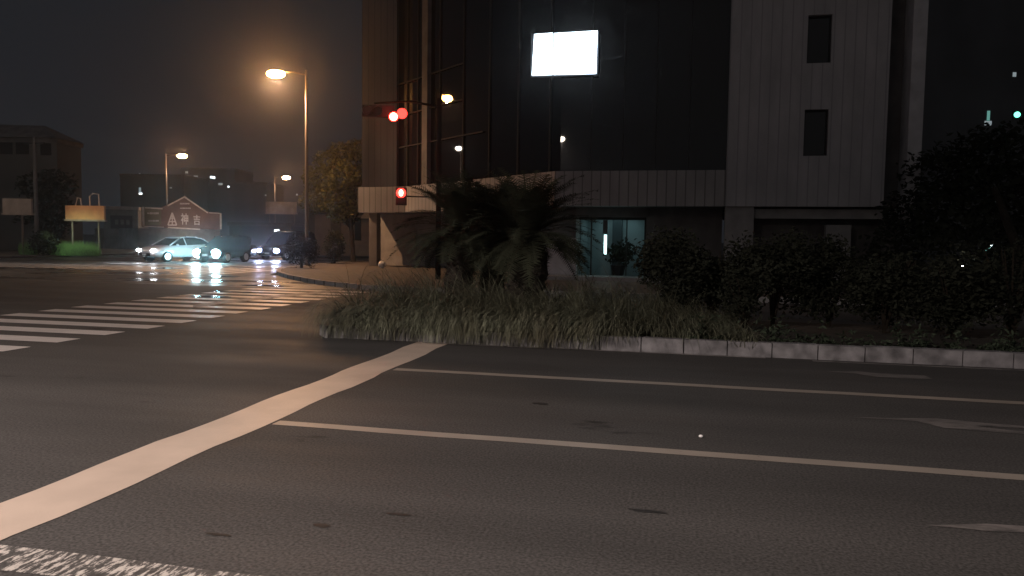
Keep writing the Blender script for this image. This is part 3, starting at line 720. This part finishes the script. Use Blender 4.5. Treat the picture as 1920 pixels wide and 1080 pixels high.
sh = empty('shrub', (c.x, c.y, .13), 'dark clipped bush in front of the tree by the corner building', 'shrub')
mb = MB(); rr = random.Random(41); leafball(mb, (0, 0, .95), (.62, .5, .95), 1500, .07, rr, .5); mb.build('foliage', 'leafd', sh)
MB().tube([(0, 0, 0), (0, 0, .9)], [.05, .03], 6).build('stem', 'bark', sh)
c = P(655, 500, 58)
hs = empty('small_house', (c.x, c.y, .13), 'low pale-walled house seen between the tree trunk and the building', 'house', rz=RD(20))
MB().box(-2.6, 0, .9, 3.2, 4, 3.2).build('wall', 'cream', hs); MB().box(-2.6, 0, 0, 3.2, 4, .9).build('plinth_wall', 'conc', hs)
MB().box(-1.4, -.05, .9, -.6, -.002, 2.9).build('door', 'concd', hs); MB().box(.4, -.05, 1.2, .9, -.002, 3.0).build('window', 'glass', hs)
MB().add([(-2.9, -.5, 3.25), (3.5, -.5, 3.25), (3.5, 4.4, 3.25), (-2.9, 4.4, 3.25), (-2.9, 2, 4.4), (3.5, 2, 4.4)], [(0, 1, 5, 4), (2, 3, 4, 5), (0, 4, 3), (1, 2, 5), (0, 3, 2, 1)]).build('roof', 'concd', hs)
MB().front([(.9, 2.9), (1.2, 3.35), (1.7, 3.5), (2.3, 3.35), (2.6, 2.9)], -.9, -.05).build('awning', 'trim', hs)

# ------------------------------------------------------------------ far left: shop with gabled sign wall, billboards, buildings
def facade_frame(pl, pr_, name, label, cat, z=.12):
    a = math.atan2(pr_.y - pl.y, pr_.x - pl.x); L = (Vector((pr_.x, pr_.y)) - Vector((pl.x, pl.y))).length
    return empty(name, (pl.x, pl.y, z), label, cat, rz=a), L
pl_ = P(262, 470, 72); pr_ = P(415, 470, 79)
shop, SL = facade_frame(pl_, pr_, 'shop_building', 'brown shop with pale edged gable sign wall, two large characters and a triangle emblem', 'building')
def sx(px):                       # pixel column to distance along the facade
    best = min(((abs((P(px, 430, 70 + k * .05) - pl_).xy.cross((pr_ - pl_).xy)), k) for k in range(0, 240)))[1]
    return (P(px, 430, 70 + best * .05) - pl_).xy.dot((pr_ - pl_).xy.normalized())
def sz(px, py):
    s = sx(px); w = shop.location.xy + (pr_ - pl_).xy.normalized() * s; v = camM.inverted() @ Vector((w.x, w.y, 0)); return P(px, py, v.y).z - .12
U = lambda px, py: (sx(px), sz(px, py))
MB().front([(0, 0), (0, sz(262, 428)), (SL, sz(415, 432)), (SL, 0)][::-1], .25, 9).build('wall', 'concd', shop)
gab = [U(305, 389), U(346, 371), U(388, 398), U(413, 400), U(413, 431), U(268, 425), U(268, 390)]
sw = MB().front(gab[::-1], 0, .24).build('sign_wall', 'brown', shop)
ol = [U(271, 392), U(302, 393), U(302, 422), U(271, 422)]; MB().front(ol[::-1], -.05, -.003).build('sign_panel', 'olive', sw)
def bar(a, b, w, m='trim', nm='trim'):
    A_, B_ = Vector(a), Vector(b); d = (B_ - A_).normalized(); nn = Vector((-d.y, d.x)) * w / 2
    return [tuple(A_ + nn), tuple(B_ + nn), tuple(B_ - nn), tuple(A_ - nn)]
tm = MB()
for i, (a, b, w) in enumerate(((U(314, 386), U(345, 370), .13), (U(347, 370), U(389, 399), .13), (U(391, 399), U(411, 400), .09), (U(413, 400), U(413, 430), .17), (U(314, 426.5), U(374, 430), .13), (U(268, 388), U(268, 424), .20), (U(272, 389.5), U(304, 391.5), .13), (U(270, 424.5), U(306, 426), .08))):
    tm.front(bar(a, b, w), -.10 - .004 * i, -.055)
tm.build('trim', 'trim', sw)
MB().front([U(346, 367.5), U(350, 371), U(342, 371)], -.16, -.05).build('gable_cap', 'trim', sw)
def text(body, size_w, size_h, x, z, m, parent, name='lettering', y=-.03):
    cu_ = bpy.data.curves.new(name, 'FONT'); cu_.body = body; cu_.align_x = 'CENTER'; cu_.extrude = .015; cu_.offset = .012
    o_ = bpy.data.objects.new(name, cu_); COL.objects.link(o_)
    dg = bpy.context.evaluated_depsgraph_get(); me = bpy.data.meshes.new_from_object(o_.evaluated_get(dg)); bpy.data.objects.remove(o_)
    co = np.array([v_.co[:] for v_ in me.vertices]); mn = co.min(0); mxx = co.max(0)
    for v_ in me.vertices:
        v_.co = ((v_.co.x - (mn[0] + mxx[0]) / 2) / (mxx[0] - mn[0]) * size_w, v_.co.z * -1, (v_.co.y - (mn[1] + mxx[1]) / 2) / (mxx[1] - mn[1]) * size_h)
    me.materials.clear(); me.materials.append(M[m]); me.name = name
    o_ = bpy.data.objects.new(name, me); COL.objects.link(o_); o_.parent = parent; o_.location = (x, y, z); return o_
for ch, px, py, w, h in (('神', 346, 410.5, 13.5, 21), ('吉', 369, 412.5, 12.5, 19)):
    a = U(px - w / 2, py); b2 = U(px + w / 2, py); top = U(px, py - h / 2); bot = U(px, py + h / 2)
    text(ch, b2[0] - a[0], top[1] - bot[1], (a[0] + b2[0]) / 2, (top[1] + bot[1]) / 2, 'letter', sw)
# triangle emblem
em = MB(); ap, bl, br = U(323, 399), U(315, 422), U(331, 422)
for i, (a, b) in enumerate(((ap, bl), (ap, br), (bl, br))): em.front(bar(a, b, .13), -.03 - i * .003, -.003)
mid = lambda a, b, t: (a[0] + (b[0] - a[0]) * t, a[1] + (b[1] - a[1]) * t)
em.front(bar(mid(ap, bl, .45), mid(ap, br, .45), .10), -.042, -.003); em.front(bar(mid(ap, bl, .72), mid(ap, br, .72), .12), -.045, -.003)
em.front(bar(ap, mid(bl, br, .5), .10), -.048, -.003); em.build('emblem', 'letter', sw)
# illegibly small lines of lettering: rows of short uneven strokes
def strokes(x0, x1, py, h, seed, nm='lettering', y=-.02):
    r_ = random.Random(seed); mb_ = MB(); x_ = x0
    while x_ < x1:
        w_ = r_.uniform(1.0, 2.2)
        a = U(x_, py); b2 = U(min(x_ + w_, x1), py + r_.uniform(-.3, .3)); hh = (U(x_, py - h / 2)[1] - U(x_, py + h / 2)[1]) * r_.uniform(.7, 1.1)
        mb_.front([(a[0], a[1] - hh / 2), (b2[0], a[1] - hh / 2), (b2[0], a[1] + hh / 2), (a[0], a[1] + hh / 2)][::-1], y - .02, y); x_ += w_ + r_.uniform(.5, 1.0)
    return mb_.build(nm, 'letter', sw)
strokes(338, 356, 382, 3, 1); strokes(338, 358, 390.5, 2.6, 2); strokes(276, 297, 400, 3.6, 3, y=-.055); strokes(278, 297, 414, 3.2, 4, y=-.055)
light('SPOT', 'sign_light', (5.5, -5, .6), 900, (1.0, .74, .56), shop, .3, 100, (0, 1, .55), .9)
# dull building left of the shop
pl2 = P(196, 470, 74); pr2 = P(260, 470, 75)
o2, L2 = facade_frame(pl2, pr2, 'low_building', 'low dim building joined to the left side of the brown shop', 'building')
MB().box(0, 0, 0, L2, 8, 4.0).build('wall', 'concd', o2); MB().box(-.2, -.2, 3.9, L2 + .1, 8.2, 4.2).build('roof', 'billd', o2)
MB().box(.6, -.12, 2.0, L2 - .5, -.004, 3.3).build('sign_board', 'rubber', o2)
for x_ in (1.0, 1.5, 2.0): MB().box(x_, -.16, 2.4, x_ + .3, -.124, 2.9).build('sign_letter', 'concd', o2)

def billboard(p0, p1, dep0, dep1, postpx, m, label, lit=0, extra=False):
    a = P(p0[0], p0[1], dep0); b = P(p1[0], p1[1], dep1)
    t = empty('billboard', (a.x, a.y, .12), label, 'billboard', rz=math.atan2(b.y - a.y, b.x - a.x)); L_ = (b - a).xy.length
    zt_ = a.z - .12; zb_ = P(p1[0], p1[1] + (p1[2]), dep1).z - .12
    MB().box(0, 0, zb_, L_, .2, zt_).build('panel', m, t)
    MB().box(-.08, -.02, zb_ - .12, L_ + .08, .24, zb_ - .002).build('ledge', 'billd', t)
    for f_ in postpx: MB().tube([(L_ * f_, .35, 0), (L_ * f_, .35, zt_ - .1)], .07, 8).build('post', 'pole', t)
    if lit: light('SPOT', 'billboard_light', (L_ * .6, -3, zt_ + .5), lit, (1, .58, .34), t, .3, 90, (0, 1, -.3), .9)
    return t, L_, zb_, zt_
t_, L_, zb_, zt_ = billboard((122, 385), (195, 387, 25), 52, 52, (.1, .78), 'bill', 'tan billboard lit orange above the green verge', 80)
e_ = MB()
for a, b in ((.62, .70), (.62, .90), ): pass
e_.tube([(L_ * .62, .1, zt_), (L_ * .62, .1, zt_ + .65), (L_ * .70, .1, zt_ + .85), (L_ * .85, .1, zt_ + .8), (L_ * .86, .1, zt_)], .05, 6)
e_.tube([(L_ * .25, .1, zt_), (L_ * .30, .1, zt_ + .55), (L_ * .38, .1, zt_ + .5), (L_ * .40, .1, zt_ + .02)], .05, 6); e_.build('top_frame', 'trim', t_)
billboard((4, 372), (58, 374, 26), 50, 50, (.55,), 'billd', 'faint grey billboard near the left edge of the view', 14)
billboard((498, 378), (556, 380, 20), 90, 90, (.1, .9), 'billd', 'dim reddish grey billboard below the smallest far lamp', 50)
# lawn verge, hedge
lw = MB(); rl = random.Random(55)
for i in range(3600):
    c = P(rl.triangular(90, 190, 140) if rl.random() < .85 else rl.uniform(36, 70), 475, rl.uniform(50, 57)); h_ = rl.triangular(.2, 1.15, .5) * (1 if c.x > -60 else .8)
    dx = rl.uniform(-.15, .15); lw.add([(c.x - .03, c.y, .1), (c.x + .03, c.y, .1), (c.x + dx, c.y + rl.uniform(-.1, .1), .1 + h_)], [(0, 1, 2)])
tag(lw.build('grass', 'lawn'), 'bright green grass verge under the lit tan billboard', 'grass', kind='stuff')
c = P(140, 470, 48.5); light('SPOT', 'verge_light', (c.x, c.y, 3.2), 420, (.75, 1, .6), t_, .2, 80, (0.0, 1, -.55), .9).matrix_parent_inverse = Matrix.Identity(4)
bl_ = bpy.data.objects['verge_light']; bl_.parent = t_; bl_.location = (L_ * .45, -4.0, 3.2); bl_.rotation_euler = Vector((0, 1, -.75)).to_track_quat('-Z', 'Y').to_euler()
c = P(83, 478, 50); hd = empty('shrub', (c.x, c.y, .12), 'dark rounded bush between the two patches of verge grass', 'shrub')
mb = MB(); leafball(mb, (0, 0, .8), (1.1, .8, .85), 1400, .09, rl, .5); mb.build('foliage', 'leafd', hd); MB().tube([(0, 0, 0), (0, 0, .8)], .05, 6).build('stem', 'bark', hd)
bt = P(88, 478, 60); bt = (bt.x, bt.y, .12); lob = [(*rel(px, py, 60, bt), r) for px, py, r in ((75, 350, 1.8), (105, 345, 1.7), (92, 390, 1.9), (120, 400, 1.3), (60, 400, 1.4), (98, 430, 1.4))]
tree('street_tree', bt, lob, 'dark tree between the two billboards at the left', 'tree', 'leafd', n=130, size=.22, seed=8)

up = P(70, 470, 56); ut = empty('utility_pole', (up.x, up.y, .12), 'thin dark utility pole with crossarm between the two billboards', 'pole')
zt2 = P(70, 262, 56).z; MB().tube([(0, 0, 0), (0, 0, zt2)], [.17, .11], 10).build('pole', 'concd', ut); MB().box(-.9, -.05, zt2 - .5, .9, .05, zt2 - .4).build('crossarm', 'dark', ut)

def block(name, pxa, pxb, pytop, dep, label, m='far', thick=10, wins=(), depb=None, cat='building'):
    a = P(pxa, pytop, dep); b = P(pxb, pytop, depb or dep)
    t = empty(name, (a.x, a.y, .1), label, cat, rz=math.atan2(b.y - a.y, b.x - a.x)); L_ = (b - a).xy.length; h_ = a.z
    MB().box(0, 0, 0, L_, thick, h_).build('wall', m, t)
    MB().box(-.15, -.15, h_ + .003, L_ + .15, thick + .15, h_ + .35).build('roof', 'concd', t)
    for px, py, w, h, mm in wins:
        k = (px - pxa) / (pxb - pxa); q_ = P(px, py, dep + ((depb or dep) - dep) * k)
        x_ = L_ * k; z_ = q_.z - .1; sc = dep / 1400
        wf = MB().box(x_ - w * sc / 2, -.05, z_ - h * sc / 2, x_ + w * sc / 2, -.003, z_ + h * sc / 2).build('window', mm, t)
    return t, L_, h_
t_, L_, h_ = block('apartment_block', -60, 106, 268, 62, 'pale upper storey building looming at the left edge with dark window openings', 'farpale', 3.5,
    [(12, 278, 24, 22, 'rubber'), (42, 278, 24, 22, 'rubber'), (86, 280, 20, 22, 'rubber'), (-20, 278, 24, 22, 'rubber')])
MB().add([(-.4, -.5, h_ + .36), (L_ + .3, -.5, h_ + .36), (L_ + .3, 3.8, h_ + .36), (-.4, 3.8, h_ + .36), (-.4, 1.5, h_ + 1.7), (L_ * .75, 1.5, h_ + 1.6)], [(0, 1, 5, 4), (1, 2, 5), (2, 3, 4, 5), (3, 0, 4), (0, 3, 2, 1)]).build('roof', 'concd', t_)
block('apartment_block', 225, 345, 330, 150, 'far dark block with bright small windows behind the brown shop', 'far', 12,
      [(262, 356, 4, 9, 'windim'), (263, 363, 6, 3, 'winlit'), (262, 327, 3, 4, 'windim'), (320, 352, 4, 3, 'windim')])
block('apartment_block', 340, 440, 318, 170, 'far dark block with a pair of white window lights right of the middle lamp', 'far', 12,
      [(367, 334, 8, 10, 'windim'), (385, 352, 3, 3, 'windim'), (428, 350, 3, 3, 'winlit'), (396, 332, 4, 4, 'winlit'), (401, 333, 4, 4, 'winlit'), (413, 345, 8, 4, 'windim'), (350, 323, 5, 4, 'windim')])
block('apartment_block', 438, 500, 345, 160, 'far plain dark block above the waiting van', 'far', 12, [(498, 366, 3, 3, 'windim')])
block('apartment_block', 500, 600, 400, 140, 'low dark building behind the far billboard', 'far', 12, [(557, 365, 3, 3, 'windim')])
block('low_building', 430, 545, 425, 75, 'low dark kiosk-like building behind the waiting van, two bright lamps and an added glint on its front', 'far', 6, [(519, 434, 9, 7, 'winlit'), (527, 446, 18, 4, 'winlit'), (450, 445, 6, 4, 'winlit')])  # last pane is an added glow for the glint on a car mirror
t_ = block('apartment_block', 1718, 2050, -60, 60, 'tall dark building beyond the tree at the right with a few lit windows', 'far', 14,
      [(1868, 214, 5, 18, 'teal'), (1868, 228, 13, 8, 'windim'), (1913, 137, 6, 8, 'windim'), (1882, 465, 20, 12, 'teal'), (1884, 462, 10, 6, 'winlit'), (1888, 378, 6, 4, 'windim')])[0]
c = P(1907, 215, 34)
tl = empty('traffic_signal', (c.x + .3, c.y, .13), 'distant green signal light above the dark tree at the right', 'traffic light')
MB().tube([(.3, 0, 0), (.3, 0, c.z + .2)], .08, 8).build('pole', 'dark', tl)
MB().box(-.45, 0, c.z - .13 - .2, .5, .15, c.z - .13 + .2).build('housing', 'dark', tl); MB().tube([(-.3, -.002, c.z - .13), (-.3, -.03, c.z - .13)], .13, 14).build('lens', 'wingreen', tl)
c = P(1806, 497, 22.5)
sp = empty('bollard_lamp', (c.x, c.y, .13), 'small white lamp glowing low in the dark shrubs at the right', 'lamp')
MB().tube([(0, 0, 0), (0, 0, c.z - .2)], .04, 8).build('post', 'dark', sp); MB().ball((0, 0, c.z - .13), .045, 10, 6).build('bulb', 'lampb', sp); light('POINT', 'bulb_light', (0, -.1, c.z - .1), 3, (.9, .95, 1), sp, .05)

# ------------------------------------------------------------------ haze volume added for halos around the lamps
HZ = 0.0010
hzm = bpy.data.materials.new('haze'); hzm.use_nodes = True; hn = hzm.node_tree; hn.nodes.clear()
ho = hn.nodes.new('ShaderNodeOutputMaterial'); pv = hn.nodes.new('ShaderNodeVolumePrincipled'); pv.inputs['Density'].default_value = HZ
pv.inputs['Color'].default_value = (.95, .95, .97, 1); pv.inputs['Anisotropy'].default_value = .92
hn.links.new(pv.outputs[0], ho.inputs['Volume'])
if HZ: tag(MB().box(-170, -30, -1.2, 80, 200, 30).build('haze', hzm), 'thin haze added over the crossing for halos around the lamps', 'haze', kind='stuff')
